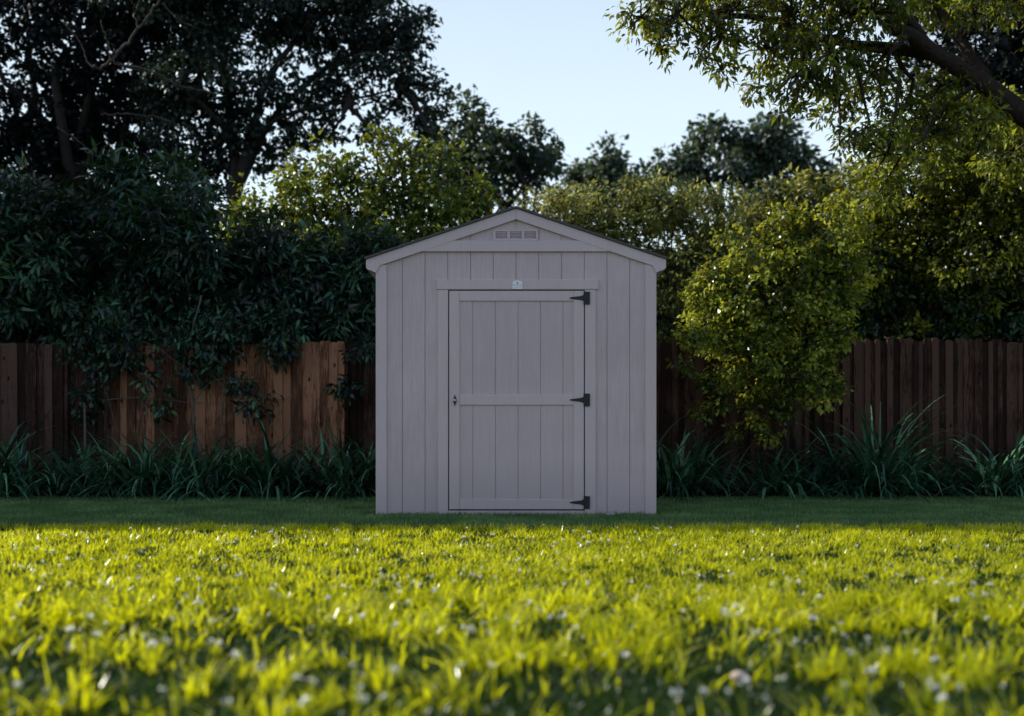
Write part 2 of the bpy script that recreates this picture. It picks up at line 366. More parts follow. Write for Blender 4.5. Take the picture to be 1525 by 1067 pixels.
blades(3500, 1.6, 7.4, 0.02, 0.045, 0.005, 0.010, G['under'], 'undergrowth', 'low undergrowth coloured dark as shade between the sunlit grass tufts', 4, 1.2, 2, 0.0, avoid=False)
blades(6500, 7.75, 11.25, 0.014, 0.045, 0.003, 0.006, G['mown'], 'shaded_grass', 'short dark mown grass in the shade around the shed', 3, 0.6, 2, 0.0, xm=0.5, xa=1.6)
blades(700, SY-0.07, SY-0.005, 0.03, 0.065, 0.004, 0.007, G['mown'], 'untrimmed_grass', 'untrimmed grass blades leaning on the foot of the shed', 6, 0.9, 2, 0.0, avoid=False, box=(SX-1.24, SX+1.24))
# ------------------------------------------------------------------ shed
S_ = 168.9
def X(px): return (px-768.5)/S_
def Zh(py): return (769-py)/S_
shed = empty('garden_shed', (SX, SY, 0), 'small taupe painted wooden garden shed with gable roof standing on the lawn', 'shed')
def at_shed(mb, name, m, parent=None, smooth=False):
    for v in mb.V: v[:, 0] += SX; v[:, 1] += SY
    return mb.build(name, m, parent or shed, smooth)
D = 2.44
sl = (384-308)/224.0      # roof slope
def roof_z(x): return Zh(311.5)-abs(x)*sl
# siding front: boards with V grooves between, as real strips
gro = [k*0.2005 for k in range(-6, 7)]
def siding(mb, xs_, zb, ztop, y, gw=0.0055, gd=0.008):
    for a, c in zip(xs_[:-1], xs_[1:]):
        pts = [(a+gw/2, zb), (c-gw/2, zb), (c-gw/2, ztop(c-gw/2))]
        if a < 0 < c: pts.append((0, ztop(0)))
        pts.append((a+gw/2, ztop(a+gw/2)))
        mb.prism(pts, y, y+0.012)
mb = MB()
bx = sorted(set([-1.216]+[g for g in gro if abs(g) < 1.21]+[1.216]))
siding(mb, bx, 0.015, lambda x: roof_z(x)-0.04, 0.0)
mb.prism([(-1.216, 0.015), (1.216, 0.015), (1.216, roof_z(1.216)-0.04), (0, roof_z(0)-0.04), (-1.216, roof_z(1.216)-0.04)], 0.0105, 0.03)
mb.prism([(-1.216, 0.015), (1.216, 0.015), (1.216, roof_z(1.216)-0.04), (0, roof_z(0)-0.04), (-1.216, roof_z(1.216)-0.04)], D-0.03, D)
for s in (-1, 1):
    k = 0.0
    yy = [0.03+i*0.2 for i in range(13)]
    for y0, y1 in zip(yy[:-1], yy[1:]):
        x0, x1 = (1.204, 1.216) if s > 0 else (-1.216, -1.204)
        mb.box(x0, x1, y0+0.0035, min(y1, D-0.03)-0.0035, 0.015, roof_z(1.216)-0.045)
    x0, x1 = (1.19, 1.2055) if s > 0 else (-1.2055, -1.19)
    mb.box(x0, x1, 0.03, D-0.03, 0.015, roof_z(1.216)-0.045)
wall = at_shed(mb, 'wall', M['siding'])
mb = MB()
for g0 in gro:
    for zz in np.arange(0.12, 2.3, 0.3):
        for dxn in (-0.018, 0.018):
            xn = g0+dxn; zn = zz+rng.uniform(-.01, .01)
            if abs(xn) < 1.12 and not (X(650) < xn < X(892) and zn < Zh(416)) and zn < Zh(378)-max(0, abs(xn)-0.8)*sl:
                mb.tube([(xn, -0.0006, zn), (xn, 0.0006, zn)], 0.0028, 6)
at_shed(mb, 'nail_heads', M['nail'], wall)['kind'] = 'stuff'
T = 0.018   # trim stands proud
for s in (-1, 1):
    mb = MB(); x0, x1 = sorted((s*1.222, s*(1.222-0.083)))
    mb.box(x0, x1, -T, -0.0015, 0.012, roof_z(1.16)-0.10, 0.003)
    xa, xb = sorted((s*1.2175, s*1.2345)); 
    mb.box(xa, xb, -T+0.001, 0.075, 0.012, roof_z(1.22)-0.06)
    at_shed(mb, 'corner_trim', M['trim'])
for s in (-1, 1):     # rake boards
    e = 1.318; th = 0.092
    mb = MB(); zt = lambda x: roof_z(x)-0.004
    pts = [(0, zt(0)-th), (0, zt(0)), (s*e, zt(e)), (s*e, zt(e)-0.072), (s*(e-0.018), zt(e)-0.088), (s*(e-0.05), zt(e)-0.098), (s*(e-0.085), zt(e)-0.115), (s*1.2, zt(1.2)-th)]
    if s > 0: pts = pts[::-1]
    pts = pts[::-1] if s < 0 else pts
    P2 = pts
    ar = sum(P2[i][0]*P2[(i+1) % len(P2)][1]-P2[(i+1) % len(P2)][0]*P2[i][1] for i in range(len(P2)))
    if ar < 0: P2 = P2[::-1]
    if s < 0: P2 = [(min(p[0], -0.001), p[1]) for p in P2]
    else: P2 = [(max(p[0], 0.001), p[1]) for p in P2]
    mb.prism(P2, -T-0.012, -0.0015)
    at_shed(mb, 'rake_board', M['trim'])
    mb = MB()      # eave box along the side
    x0, x1 = sorted((s*1.2185, s*(e-0.004)))
    mb.box(x0, x1, 0.0005, D, zt(e)-0.082, zt(e)-0.022)
    at_shed(mb, 'eave_board', M['trim'])
mb = MB()   # gable band
zb0, zb1 = Zh(375.3), Zh(359.3)
xi = lambda z: (roof_z(0)-0.004-0.092-z)/sl
mb.prism([(-xi(zb0), zb0), (xi(zb0), zb0), (xi(zb1), zb1), (-xi(zb1), zb1)], -T-0.009, -0.0015)
at_shed(mb, 'gable_band', M['trim'])
# roof: shingled slabs
for s in (-1, 1):
    mb = MB(); e = 1.328
    for k in range(9):
        a0, a1 = e*k/9, e*(k+1)/9
        z0, z1 = roof_z(a0), roof_z(a1)
        pts = [(s*a0, z0+0.016), (s*a0, z0), (s*a1, z1), (s*a1, z1+0.022)]
        if s < 0: pts = pts[::-1]
        ar = sum(pts[i][0]*pts[(i+1) % 4][1]-pts[(i+1) % 4][0]*pts[i][1] for i in range(4))
        if ar < 0: pts = pts[::-1]
        mb.prism(pts, -0.05, D+0.05)
    at_shed(mb, 'roof', M['shingle'])
# vent
mb = MB()
vx0, vx1, vz0, vz1 = X(734), X(801.5), Zh(358.8), Zh(343.2)
fr = 0.014; cells = [(X(738.2), X(755.6)), (X(759.5), X(777)), (X(780.8), X(798.3))]
mb.box(vx0, vx1, -0.016, -0.0015, vz0, vz0+fr, 0.002); mb.box(vx0, vx1, -0.016, -0.0015, vz1-fr, vz1, 0.002)
ed = [vx0, cells[0][0], cells[0][1], cells[1][0], cells[1][1], cells[2][0], cells[2][1], vx1]
for i in range(0, 8, 2): mb.box(ed[i], ed[i+1], -0.016, -0.0015, vz0+fr, vz1-fr)
vent = at_shed(mb, 'vent', M['trim'])
mb = MB()
for c0, c1 in cells:
    hgt = vz1-vz0-2*fr
    for k in range(5):
        z = vz0+fr+hgt*(k+0.1)/5
        mb.add([(c0, -0.013, z), (c1, -0.013, z), (c1, -0.003, z+hgt*0.17), (c0, -0.003, z+hgt*0.17),
                (c0, -0.012, z-0.0015), (c1, -0.012, z-0.0015), (c1, -0.002, z+hgt*0.17-0.0015), (c0, -0.002, z+hgt*0.17-0.0015)],
               quads=[(0, 1, 2, 3), (7, 6, 5, 4), (0, 4, 5, 1), (2, 6, 7, 3)])
at_shed(mb, 'louvre', M['siding'], vent)
# door frame
mb = MB(); mb.box(X(650.6), X(890.7), -T-0.004, -0.0015, Zh(431.7), Zh(417.3), 0.003)
at_shed(mb, 'door_header', M['trim'])
for a, c in ((652.2, 667.6), (870.8, 887)):
    mb = MB(); mb.box(X(a), X(c), -T, -0.0015, 0.012, Zh(431.7)-0.002, 0.003); at_shed(mb, 'door_jamb', M['trim'])
mb = MB(); mb.box(X(667.8), X(870.6), -T+0.004, -0.0015, 0.012, Zh(760.6), 0.002); at_shed(mb, 'door_sill', M['trim'])
mb = MB(); mb.box(X(667.7), X(870.7), -0.0012, -0.0002, Zh(760.4), Zh(432)-0.003); at_shed(mb, 'door_gap_shade', M['dark'])  # dark sheet put behind the door as shade in its gaps
dx0, dx1, dz0, dz1 = X(669.3), X(869.2), Zh(758.6), Zh(434)
mb = MB()
g2 = [dx0+0.003]+[X(p) for p in (704.2, 738, 771.5, 805, 838.3)]+[dx1-0.003]
siding(mb, g2, dz0+0.003, lambda x: dz1-0.003, -0.0115, 0.0055)
mb.box(dx0+0.004, dx1-0.004, -0.005, -0.0016, dz0+0.004, dz1-0.004)
door = at_shed(mb, 'door', M['door'])
# prism() for door siding spans 12 mm and sits behind the rails
def part(name, boxes, m, parent, y=-T-0.006, yb=-0.0120, bev=0.003, label=None):
    mb = MB()
    for q in boxes: mb.box(*q[:2], y, yb, *q[2:], bev)
    o = at_shed(mb, name, m, parent)
    return o
sw = 15.2/S_
part('stile', [(dx0, dx0+sw, dz0, dz1)], M['trim'], door); part('stile', [(dx1-sw, dx1, dz0, dz1)], M['trim'], door)
for z0, z1 in ((Zh(449), dz1), (Zh(603.6), Zh(588.6)), (dz0, Zh(743.8))):
    part('rail', [(dx0+sw+0.001, dx1-sw-0.001, z0, z1)], M['trim'], door)
for py in (444.7, 596, 748.3):
    mb = MB(); zc = Zh(py); y0 = -T-0.0115; y1 = -T-0.0065
    xe = X(870); xt = X(847.6)
    pts = [(xe, zc+0.030), (xe-0.030, zc+0.018), (xt+0.012, zc+0.007), (xt, zc), (xt+0.012, zc-0.007), (xe-0.030, zc-0.018), (xe, zc-0.030)][::-1]
    mb.prism(pts, y0, y1)
    mb.prism([(xe+0.003, zc-0.056), (X(878.2), zc-0.056), (X(878.2), zc+0.056), (xe+0.003, zc+0.056)], y0+0.001, y1+0.006)
    mb.tube([(xe, y0-0.002, zc-0.058), (xe, y0-0.002, zc+0.058)], 0.006, 8)
    h = at_shed(mb, 'hinge', M['iron'], door)
    mb = MB()
    for sx_, sz_ in ((X(875), .04), (X(875), -.04), (X(874), 0.0), (xe-.035, 0), (xe-.08, 0)):
        mb.tube([(sx_, y0-0.003, zc+sz_), (sx_, y0+0.002, zc+sz_)], 0.0045, 8)
mb = MB(); hx = X(677.6); hz = Zh(596.8); y0 = -T-0.0105
mb.prism([(hx-0.010, hz-0.022), (hx, hz-0.052), (hx+0.010, hz-0.022), (hx+0.017, hz), (hx+0.010, hz+0.022), (hx, hz+0.052), (hx-0.010, hz+0.022), (hx-0.017, hz)], y0, y0+0.004)
hd = at_shed(mb, 'handle_plate', M['iron'], door)
mb = MB()
prof = [(0, 0.006), (-0.012, 0.006), (-0.018, 0.011), (-0.026, 0.0135), (-0.033, 0.011), (-0.036, 0.004)]
mb.tube([(hx, y0+a, hz) for a, _ in prof], [r for _, r in prof], 14)
at_shed(mb, 'door_handle', M['steel'], door, True)
# maker's plate
mb = MB(); px0, px1 = X(763.2), X(777.9); pz0, pz1 = Zh(431.2), Zh(421.8); cxp = (px0+px1)/2
arc = [(px1, pz0), (px1, pz1)]+[(cxp+(px1-cxp)*math.cos(a), pz1+0.018*math.sin(a)) for a in np.linspace(0.15, math.pi-0.15, 9)]+[(px0, pz1), (px0, pz0)]
mb.prism(arc[::-1][::-1] if True else arc, -T-0.0085, -T-0.0045)
plate = at_shed(mb, 'maker_plate', M['white'])
mb = MB(); ye = -T-0.0095
mb.prism([(cxp+0.0065*math.cos(a), Zh(422.6)+0.008*math.sin(a)) for a in np.linspace(0, 2*math.pi, 11)[:-1]], ye, ye+0.0015)
at_shed(mb, 'emblem', M['ink'], plate)
mb = MB(); mb.box(px0+0.002, px1-0.002, ye, ye+0.0015, Zh(425.9), Zh(424.9))
for k, (a, c) in enumerate(((0.012, 0.03), (0.036, 0.05), (0.056, 0.074))): mb.box(px0+a, px0+c, ye, ye+0.0015, Zh(429), Zh(428.1))
at_shed(mb, 'lettering', M['inkpale'], plate)
# skids under the floor
mb = MB()
for s in (-0.9, 0, 0.9): mb.box(s-0.05, s+0.05, 0.03, D-0.03, 0.0, 0.0145)
at_shed(mb, 'skid', M['dark'])
def rock(name, p, r, m, label, cat, seed, group=None, flat=0.6):
    g = np.random.default_rng(seed); V = []; nu, nv = 10, 7
    for j in range(nv):
        ph = math.pi*j/(nv-1)
        for i in range(nu):
            th = 2*math.pi*i/nu; k = 1+0.16*math.sin(3*th+seed)+g.uniform(-0.06, 0.06)
            V.append((p[0]+r[0]*k*math.sin(ph)*math.cos(th), p[1]+r[1]*k*math.sin(ph)*math.sin(th), p[2]+r[2]*math.cos(ph)))
    q = [(j*nu+i, (j+1)*nu+i, (j+1)*nu+(i+1) % nu, j*nu+(i+1) % nu) for j in range(nv-1) for i in range(nu)]
    o = npmesh(name, np.array(V)-np.array(p), [q], m, None, None, True); o.location = p
    return tag(o, label, cat, group)
rock('stone_block', (SX+X(908), SY-0.07, 0.018), (0.045, 0.04, 0.03), M['stone'], 'small pale stone block in the grass at the right foot of the shed', 'stone', 4)
# ------------------------------------------------------------------ fence
FY = 12.2
fence = empty('wooden_fence', (0, FY, 0), 'tall weathered brown board fence running along the back of the garden', 'fence')
def bay(x0, x1, y, top, m, seed, jit=0.02, w0=0.10, w1=0.16, dd=0.022):
    g = np.random.default_rng(seed); mb = MB(); x = x0; k = 0
    while x < x1-0.03:
        w = min(g.uniform(w0, w1), x1-x); t = top+g.uniform(-jit, jit); dy = dd*(k % 2)+g.uniform(-0.0015, 0.0015)+0.0003*k
        gap = g.uniform(0.0, 0.006); tilt = g.normal()*0.004; c = 0.018
        V = []
        for yy in (y+dy-0.010, y+dy+0.008):
            gap = 0.002 if k % 2 == 0 else -0.028
            V += [(x+gap/2, yy, 0.03), (x+w-gap/2, yy, 0.03), (x+w-gap/2+tilt, yy, t-c), (x+w-gap/2-c+tilt, yy, t), (x+gap/2+c+tilt, yy, t), (x+gap/2+tilt, yy, t-c)]
        n = 6
        mb.add(V, quads=[((i+1) % n, i, n+i, n+(i+1) % n) for i in range(n)], ngons=[list(range(n)), list(range(2*n-1, n-1, -1))], r=g.uniform())
        x += w-(0.008 if k % 2 else -0.0); k += 1
    mb.build('board_panel', m, fence)
top = CAMH+(HY-512)/F*FY
FX = lambda px: (px-CX)/F*FY
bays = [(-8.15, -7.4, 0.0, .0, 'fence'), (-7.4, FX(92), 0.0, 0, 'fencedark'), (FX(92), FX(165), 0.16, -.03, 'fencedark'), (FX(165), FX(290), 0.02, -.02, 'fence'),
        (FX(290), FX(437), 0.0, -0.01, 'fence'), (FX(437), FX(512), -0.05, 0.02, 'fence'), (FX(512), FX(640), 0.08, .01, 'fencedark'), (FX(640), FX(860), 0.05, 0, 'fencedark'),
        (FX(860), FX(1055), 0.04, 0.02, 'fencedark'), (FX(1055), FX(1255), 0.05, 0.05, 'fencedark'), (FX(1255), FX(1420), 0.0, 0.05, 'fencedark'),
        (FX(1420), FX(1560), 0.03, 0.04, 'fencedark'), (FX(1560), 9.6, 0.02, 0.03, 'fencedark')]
for i, (a, c, dy, dt, m) in enumerate(bays):
    right = i >= 8
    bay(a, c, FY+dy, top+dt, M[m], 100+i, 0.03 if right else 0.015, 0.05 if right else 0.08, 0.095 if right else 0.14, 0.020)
    mb = MB(); mb.box(c-0.045, c+0.045, FY+dy+0.05, FY+dy+0.14, -0.02, top+dt-0.12); mb.build('fence_post', M['fencedark'], fence)
    for z in (0.35, 1.5):
        mb = MB(); mb.box(a+0.046, c-0.046, FY+dy+0.036, FY+dy+0.075, z, z+0.09); mb.build('fence_rail', M['fencedark'], fence)
# ------------------------------------------------------------------ strap-leaved clumps
def strap(px, Z, h, n, seed, label, spread=0.5):
    g = np.random.default_rng(seed); x = (px-CX)/F*Z; seg = 7
    o = empty('strap_leaved_plant', (x, Z, 0), label, 'plant', 'strap leaved clumps along the fence')
    Vs = []; Q = []; T_ = []; r = []; b0 = 0
    for i in range(int(n*2.1)):
        a = g.uniform(0, 2*math.pi); L = h*1.7*g.uniform(0.55, 1.25); el = g.uniform(0.35, 1.4); w = g.uniform(0.028, 0.055)
        p = np.array([x+g.normal()*0.16, Z+g.normal()*0.09, 0.0]); d = el; S = np.array([-math.sin(a+g.normal()*.2), math.cos(a), 0]); curl = g.uniform(0.16, 0.46)
        rr = g.uniform(0, 1)
        for k in range(seg+1):
            t = k/seg; ww = w*min(1, 0.7+t*1.2)*(1-t**2.2)+0.0008
            Vs += [p-S*ww/2, p+S*ww/2]; r += [rr, rr]
            dirv = np.array([math.cos(a)*math.cos(d), math.sin(a)*math.cos(d), math.sin(d)])
            p = p+dirv*L/seg; d -= curl*(0.4+t); p[2] = max(p[2], 0.01)
            if k < seg: Q.append([b0+2*k, b0+2*k+1, b0+2*k+3, b0+2*k+2])
        b0 += 2*(seg+1)
    npmesh('leaves', np.array(Vs), [Q], G['strap'], o, r)
SP = [(10, 11.3, .62, 95, 'strap leaved clump at the far left end of the planting bed'),
      (95, 11.45, .46, 70, 'low dark strap leaved clump before the recessed fence boards'),
      (165, 11.3, .52, 80, 'strap leaved clump under the left stake against the fence'),
      (225, 11.35, .62, 100, 'tall upright strap leaved clump left of the climbing vine stem'),
      (295, 11.25, .58, 100, 'strap leaved clump at the foot of the climbing vine stem'),
      (350, 11.5, .5, 80, 'strap leaved clump half hidden behind its neighbours left of the bright boards'),
      (405, 11.3, .60, 110, 'broad arching strap leaved clump in front of the bright fence boards'),
      (470, 11.55, .42, 60, 'small strap leaved clump beneath the tallest bright fence boards'),
      (520, 11.3, .60, 100, 'strap leaved clump beside the left wall of the shed'),
      (560, 11.6, .52, 70, 'strap leaved clump partly hidden behind the left corner of the shed'),
      (1005, 11.3, .66, 100, 'strap leaved clump beside the right wall of the shed'),
      (1055, 11.5, .46, 60, 'low strap leaved clump under the sunlit shrub'),
      (1165, 11.4, .50, 85, 'strap leaved clump right of the thin shrub stem'),
      (1225, 11.5, .48, 70, 'strap leaved clump just left of the largest right clump'),
      (1305, 11.25, .72, 130, 'largest arching strap leaved clump right of the shed'),
      (1370, 11.6, .42, 60, 'small dark strap leaved clump right of the largest clump'),
      (1490, 11.4, .60, 90, 'strap leaved clump at the far right end of the planting bed')]
for i, s in enumerate(SP): strap(s[0], s[1], s[2], s[3], 300+i, s[4])
for i, (px, Z, h, n) in enumerate([(-90, 11.4, .6, 80), (1600, 11.4, .6, 80)]):
    strap(px, Z, h, n, 340+i, ['strap leaved clump past the left edge of view', 'strap leaved clump past the right edge of view'][i])
# ------------------------------------------------------------------ climbing vine, stakes
vine = empty('climbing_vine', (W(290, 700, 12.0)[0], 12.0, 0), 'climbing vine with pale twisted stems and loose leaves on the left fence', 'vine')
mb = MB(); vz = 12.05
def ppath(pts, Z): return np.array([W(a, b_, Z) for a, b_ in pts])
def curve(pts, Z, r0, r1, jit=0.01):
    q = ppath(pts, Z); tt = np.linspace(0, len(q)-1, len(q)*5)
    p = np.stack([np.interp(tt, range(len(q)), q[:, i]) for i in range(3)], 1)
    for _ in range(4): p[1:-1] = (p[:-2]+2*p[1:-1]+p[2:])/4
    p[1:-1] += rng.normal(size=(len(p)-2, 3))*jit*0.4
    mb.tube(p, np.linspace(r0, r1, len(p)), 6)
VP = [([(290, 745), (290, 640), (288, 590), (270, 545), (285, 500), (300, 440)], .016, .01), ([(288, 600), (310, 570), (345, 560), (400, 600), (440, 590)], .010, .005),
      ([(270, 545), (240, 520), (190, 500), (150, 460)], .010, .005), ([(285, 520), (330, 500), (380, 480)], .009, .005), ([(120, 600), (200, 590), (280, 600), (345, 600), (400, 605)], .007, .004),
      ([(290, 660), (275, 700), (262, 740)], .012, .01), ([(292, 650), (312, 690), (335, 740)], .010, .008), ([(330, 740), (325, 660), (335, 580), (330, 520)], .010, .006),
      ([(300, 520), (315, 555), (330, 575), (350, 580)], .008, .004), ([(372, 640), (360, 600), (362, 560)], .005, .003), ([(170, 745), (168, 690), (176, 640), (150, 560)], .006, .004)]
for p, r0, r1 in VP: curve(p, vz, r0, r1)
mb.build('stem', M['vine'], vine, True)
lob = [(W(a, b_, vz-0.05), (r/125, 0.12, r/125)) for a, b_, r in [(140, 480, 40), (190, 530, 22), (300, 500, 40), (330, 490, 30), (320, 530, 22), (400, 490, 40), (415, 520, 24), (385, 605, 25), (360, 570, 18), (240, 600, 22), (130, 600, 26), (280, 545, 18), (150, 550, 16), (430, 480, 25), (225, 565, 14), (170, 510, 40), (120, 520, 26), (345, 500, 36), (250, 500, 30), (420, 500, 34), (300, 560, 16), (520, 570, 22), (540, 520, 22)]]
V, Fc, rr, cc, own = foliage(lob, 0.10, 9, 0.11, 0.036, density=0.7, droop=0.7)
npmesh('leaves', V, Fc, G['teal'], vine, rr)
for px, lb in ((127, 'thin grey wooden stake standing against the dark recessed fence boards'),):
    st = empty('garden_stake', (W(px, 700, 11.9)[0], 11.9, 0), lb, 'stake')
    mb = MB(); mb.tube([W(px+1, 745, 11.9)*np.array([1, 1, 0]), W(px-1, 600, 11.9)], 0.014, 6); mb.build('pole', M['vine'], st)
# ------------------------------------------------------------------ shrubs and trees
# sun lit shrub in front of the right fence
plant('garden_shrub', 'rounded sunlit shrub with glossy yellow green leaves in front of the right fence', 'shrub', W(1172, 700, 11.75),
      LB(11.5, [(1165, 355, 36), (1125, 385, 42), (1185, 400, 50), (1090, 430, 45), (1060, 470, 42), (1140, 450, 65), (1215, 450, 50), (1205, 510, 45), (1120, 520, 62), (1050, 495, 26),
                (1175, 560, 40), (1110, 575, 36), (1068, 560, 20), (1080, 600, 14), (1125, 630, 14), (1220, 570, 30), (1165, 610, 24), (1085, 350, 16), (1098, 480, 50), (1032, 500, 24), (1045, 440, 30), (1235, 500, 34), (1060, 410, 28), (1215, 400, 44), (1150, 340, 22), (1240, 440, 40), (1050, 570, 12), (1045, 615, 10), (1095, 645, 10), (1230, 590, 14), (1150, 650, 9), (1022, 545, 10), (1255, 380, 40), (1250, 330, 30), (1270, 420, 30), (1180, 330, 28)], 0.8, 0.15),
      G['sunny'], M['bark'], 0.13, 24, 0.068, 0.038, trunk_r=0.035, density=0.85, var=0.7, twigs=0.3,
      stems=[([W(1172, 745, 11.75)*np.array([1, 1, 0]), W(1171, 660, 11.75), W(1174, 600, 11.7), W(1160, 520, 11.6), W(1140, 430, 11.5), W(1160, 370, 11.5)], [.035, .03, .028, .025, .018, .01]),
             ([W(1176, 600, 11.7), W(1200, 520, 11.6), W(1205, 440, 11.5)], [.024, .018, .01]), ([W(1165, 550, 11.6), W(1110, 490, 11.5), W(1070, 440, 11.5)], [.02, .014, .008]),
             ([W(1200, 745, 11.75)*np.array([1, 1, 0]), W(1185, 660, 11.75), W(1160, 560, 11.7)], [.02, .018, .014])])
# right foliage mass over the fence
plant('leafy_tree', 'bushy tree with small olive leaves spilling over the right end of the fence', 'tree', W(1400, 700, 13.2),
      LB(13.0, [(1290, 330, 55), (1360, 300, 70), (1440, 290, 75), (1510, 280, 80), (1290, 400, 62), (1370, 390, 80), (1460, 380, 85), (1540, 380, 80), (1250, 400, 36), (1360, 225, 55), (1440, 200, 70), (1520, 210, 75), (1600, 300, 110), (1620, 430, 90), (1345, 500, 30), (1600, 180, 90), (1265, 310, 28), (1420, 500, 40)], 0.9, 0.4),
      G['olive'], M['bark'], 0.18, 34, 0.075, 0.038, trunk_r=0.13, density=1.1, var=0.75, twigs=0.25)
plant('leafy_tree', 'dark tree behind the sunlit shrub, between the pale hedge and the right corner', 'tree', W(1240, 700, 15.5),
      LB(15.5, [(1180, 300, 38), (1150, 310, 30), (1215, 300, 42), (1265, 290, 42), (1310, 260, 45), (1200, 370, 60), (1270, 380, 70), (1130, 350, 50), (1150, 440, 80), (1280, 470, 80), (1210, 500, 70), (1360, 450, 90), (1450, 450, 100)], 0.8, 0.4),
      G['pale'], M['bark'], 0.22, 34, 0.10, 0.05, trunk_r=0.15, density=0.9, twigs=0.1)
plant('shaded_lower_foliage', 'glossy lower foliage of the olive tree over the right fence, coloured dark as shade', 'shrub', W(1420, 700, 13.0),  # lower lobes split off the olive tree, given dark leaves as shade
      LB(12.9, [(1260, 440, 34), (1300, 460, 42), (1345, 465, 48), (1400, 455, 56), (1460, 450, 60), (1530, 450, 64), (1345, 505, 22), (1410, 500, 24), (1600, 460, 70), (1480, 490, 26), (1280, 490, 18), (1240, 410, 36), (1300, 410, 40), (1380, 400, 36), (1460, 395, 44), (1540, 380, 56), (1250, 470, 26)], 0.8, 0.2),
      G['teal'], M['bark'], 0.17, 34, 0.11, 0.045, trunk_r=0.06, density=0.7, twigs=0.2)
# overhanging big tree, upper right
Z0 = 10.4
plant('overhanging_tree', 'large spreading tree whose thick bare limbs reach in from the upper right corner', 'tree', W(1900, 700, Z0+.4),
      LB(Z0, [(955, 25, 32), (985, 70, 26, 22), (1010, 20, 45), (1060, 60, 36), (1090, 15, 60), (1075, 105, 24, 20), (1140, 70, 45), (1130, 130, 26), (1180, 20, 60), (1190, 110, 42), (1180, 165, 22, 20), (1240, 70, 55), (1245, 145, 40),
              (1290, 190, 32), (1300, 110, 50), (1340, 170, 48), (1320, 230, 40), (1385, 200, 45), (1400, 130, 45), (1450, 180, 40), (1010, -50, 60), (1120, -60, 80), (1250, -50, 90), (1380, -60, 90), (1300, 20, 55),
              (1500, -80, 110), (1600, -20, 100), (1500, 230, 50), (1700, -60, 150), (1800, 60, 140), (1450, 20, 30), (1250, 215, 24), (1310, 285, 28), (1640, -180, 150)], 0.9, 0.7),
      G['olive'], M['redbark'], 0.14, 22, 0.085, 0.030, trunk_r=0.09, density=0.72, twigs=0.6, droop=0.5,
      stems=[([W(1900, 745, Z0+.4)*np.array([1, 1, 0]), W(1840, 560, Z0+.3), W(1720, 340, Z0+.2), W(1600, 225, Z0), W(1525, 168, Z0), W(1440, 112, Z0-.1), W(1350, 45, Z0-.2), W(1250, 0, Z0-.3), W(1100, -40, Z0-.3)], [.28, .24, .18, .135, .115, .09, .07, .05, .025]),
             ([W(1400, 80, Z0), W(1330, 72, Z0+.1), W(1240, 66, Z0+.1), W(1170, 30, Z0+.1), W(1060, 20, Z0), W(980, 40, Z0)], [.09, .065, .05, .04, .025, .012]),
             ([W(1470, 125, Z0+.1), W(1430, 60, Z0+.3), W(1380, -10, Z0+.4), W(1350, -120, Z0+.5)], [.07, .055, .045, .035]),
             ([W(1600, 225, Z0), W(1560, 100, Z0+.4), W(1500, -40, Z0+.6), W(1480, -150, Z0+.7)], [.08, .06, .05, .035]),
             ([W(1380, 70, Z0), W(1340, 10, Z0-.2), W(1260, -60, Z0-.3)], [.06, .05, .03])])
# dark crowns behind the right tree
plant('dark_tree', 'dark dense tree behind the overhanging limbs in the upper right corner', 'tree', W(1560, 700, 17.5),
      LB(17.5, [(1480, 60, 90), (1400, 30, 60), (1540, 130, 90), (1470, 160, 70), (1560, 0, 120), (1430, -60, 100), (1640, 100, 130), (1400, 110, 50), (1540, 260, 120), (1650, 300, 150)], 0.8, 0.6),
      G['black'], M['bark'], 0.30, 40, 0.13, 0.065, trunk_r=0.3, density=0.85, twigs=0.1)
# dark shrubs above the left fence
plant('oleander_shrub', 'dark shrub with long narrow leaves rising over the far left fence', 'shrub', W(130, 700, 13.3),
      LB(13.2, [(20, 330, 70), (60, 420, 80), (0, 480, 70), (120, 350, 75), (170, 290, 60), (150, 420, 80), (110, 480, 60), (240, 280, 48), (-60, 380, 90), (200, 490, 40), (-120, 460, 80)], 0.8, 0.3),
      G['teal'], M['bark'], 0.22, 30, 0.20, 0.044, trunk_r=0.07, density=0.9, twigs=0.2, droop=0.35)
plant('oleander_shrub', 'dark glossy shrub with long narrow leaves drooping over the fence above the vine', 'shrub', W(330, 700, 13.0),
      LB(12.9, [(235, 350, 62), (300, 370, 60), (250, 430, 62), (330, 440, 66), (400, 430, 62), (400, 370, 40), (300, 490, 36), (380, 500, 30), (440, 480, 34), (210, 460, 40), (290, 300, 32), (350, 500, 22)], 0.8, 0.3),
      G['teal'], M['bark'], 0.20, 32, 0.19, 0.040, trunk_r=0.07, density=0.95, twigs=0.2, droop=0.35)
plant('leafy_shrub', 'tall shrub with sunlit yellow green top just left of the shed roof', 'shrub', W(520, 700, 14.4),
      LB(14.3, [(400, 320, 52), (365, 340, 36), (460, 290, 55), (440, 260, 30), (500, 245, 32), (530, 270, 50), (560, 320, 60), (480, 350, 60), (600, 280, 48), (640, 310, 52), (690, 300, 40), (600, 350, 60), (560, 225, 26), (610, 225, 32),
                (660, 240, 30), (670, 360, 50), (720, 340, 50), (620, 400, 70), (540, 420, 60), (700, 420, 60), (780, 360, 45)], 0.8, 0.5),
      G['dapple'], M['bark'], 0.21, 32, 0.09, 0.048, trunk_r=0.1, density=0.8, var=0.7, twigs=0.15)
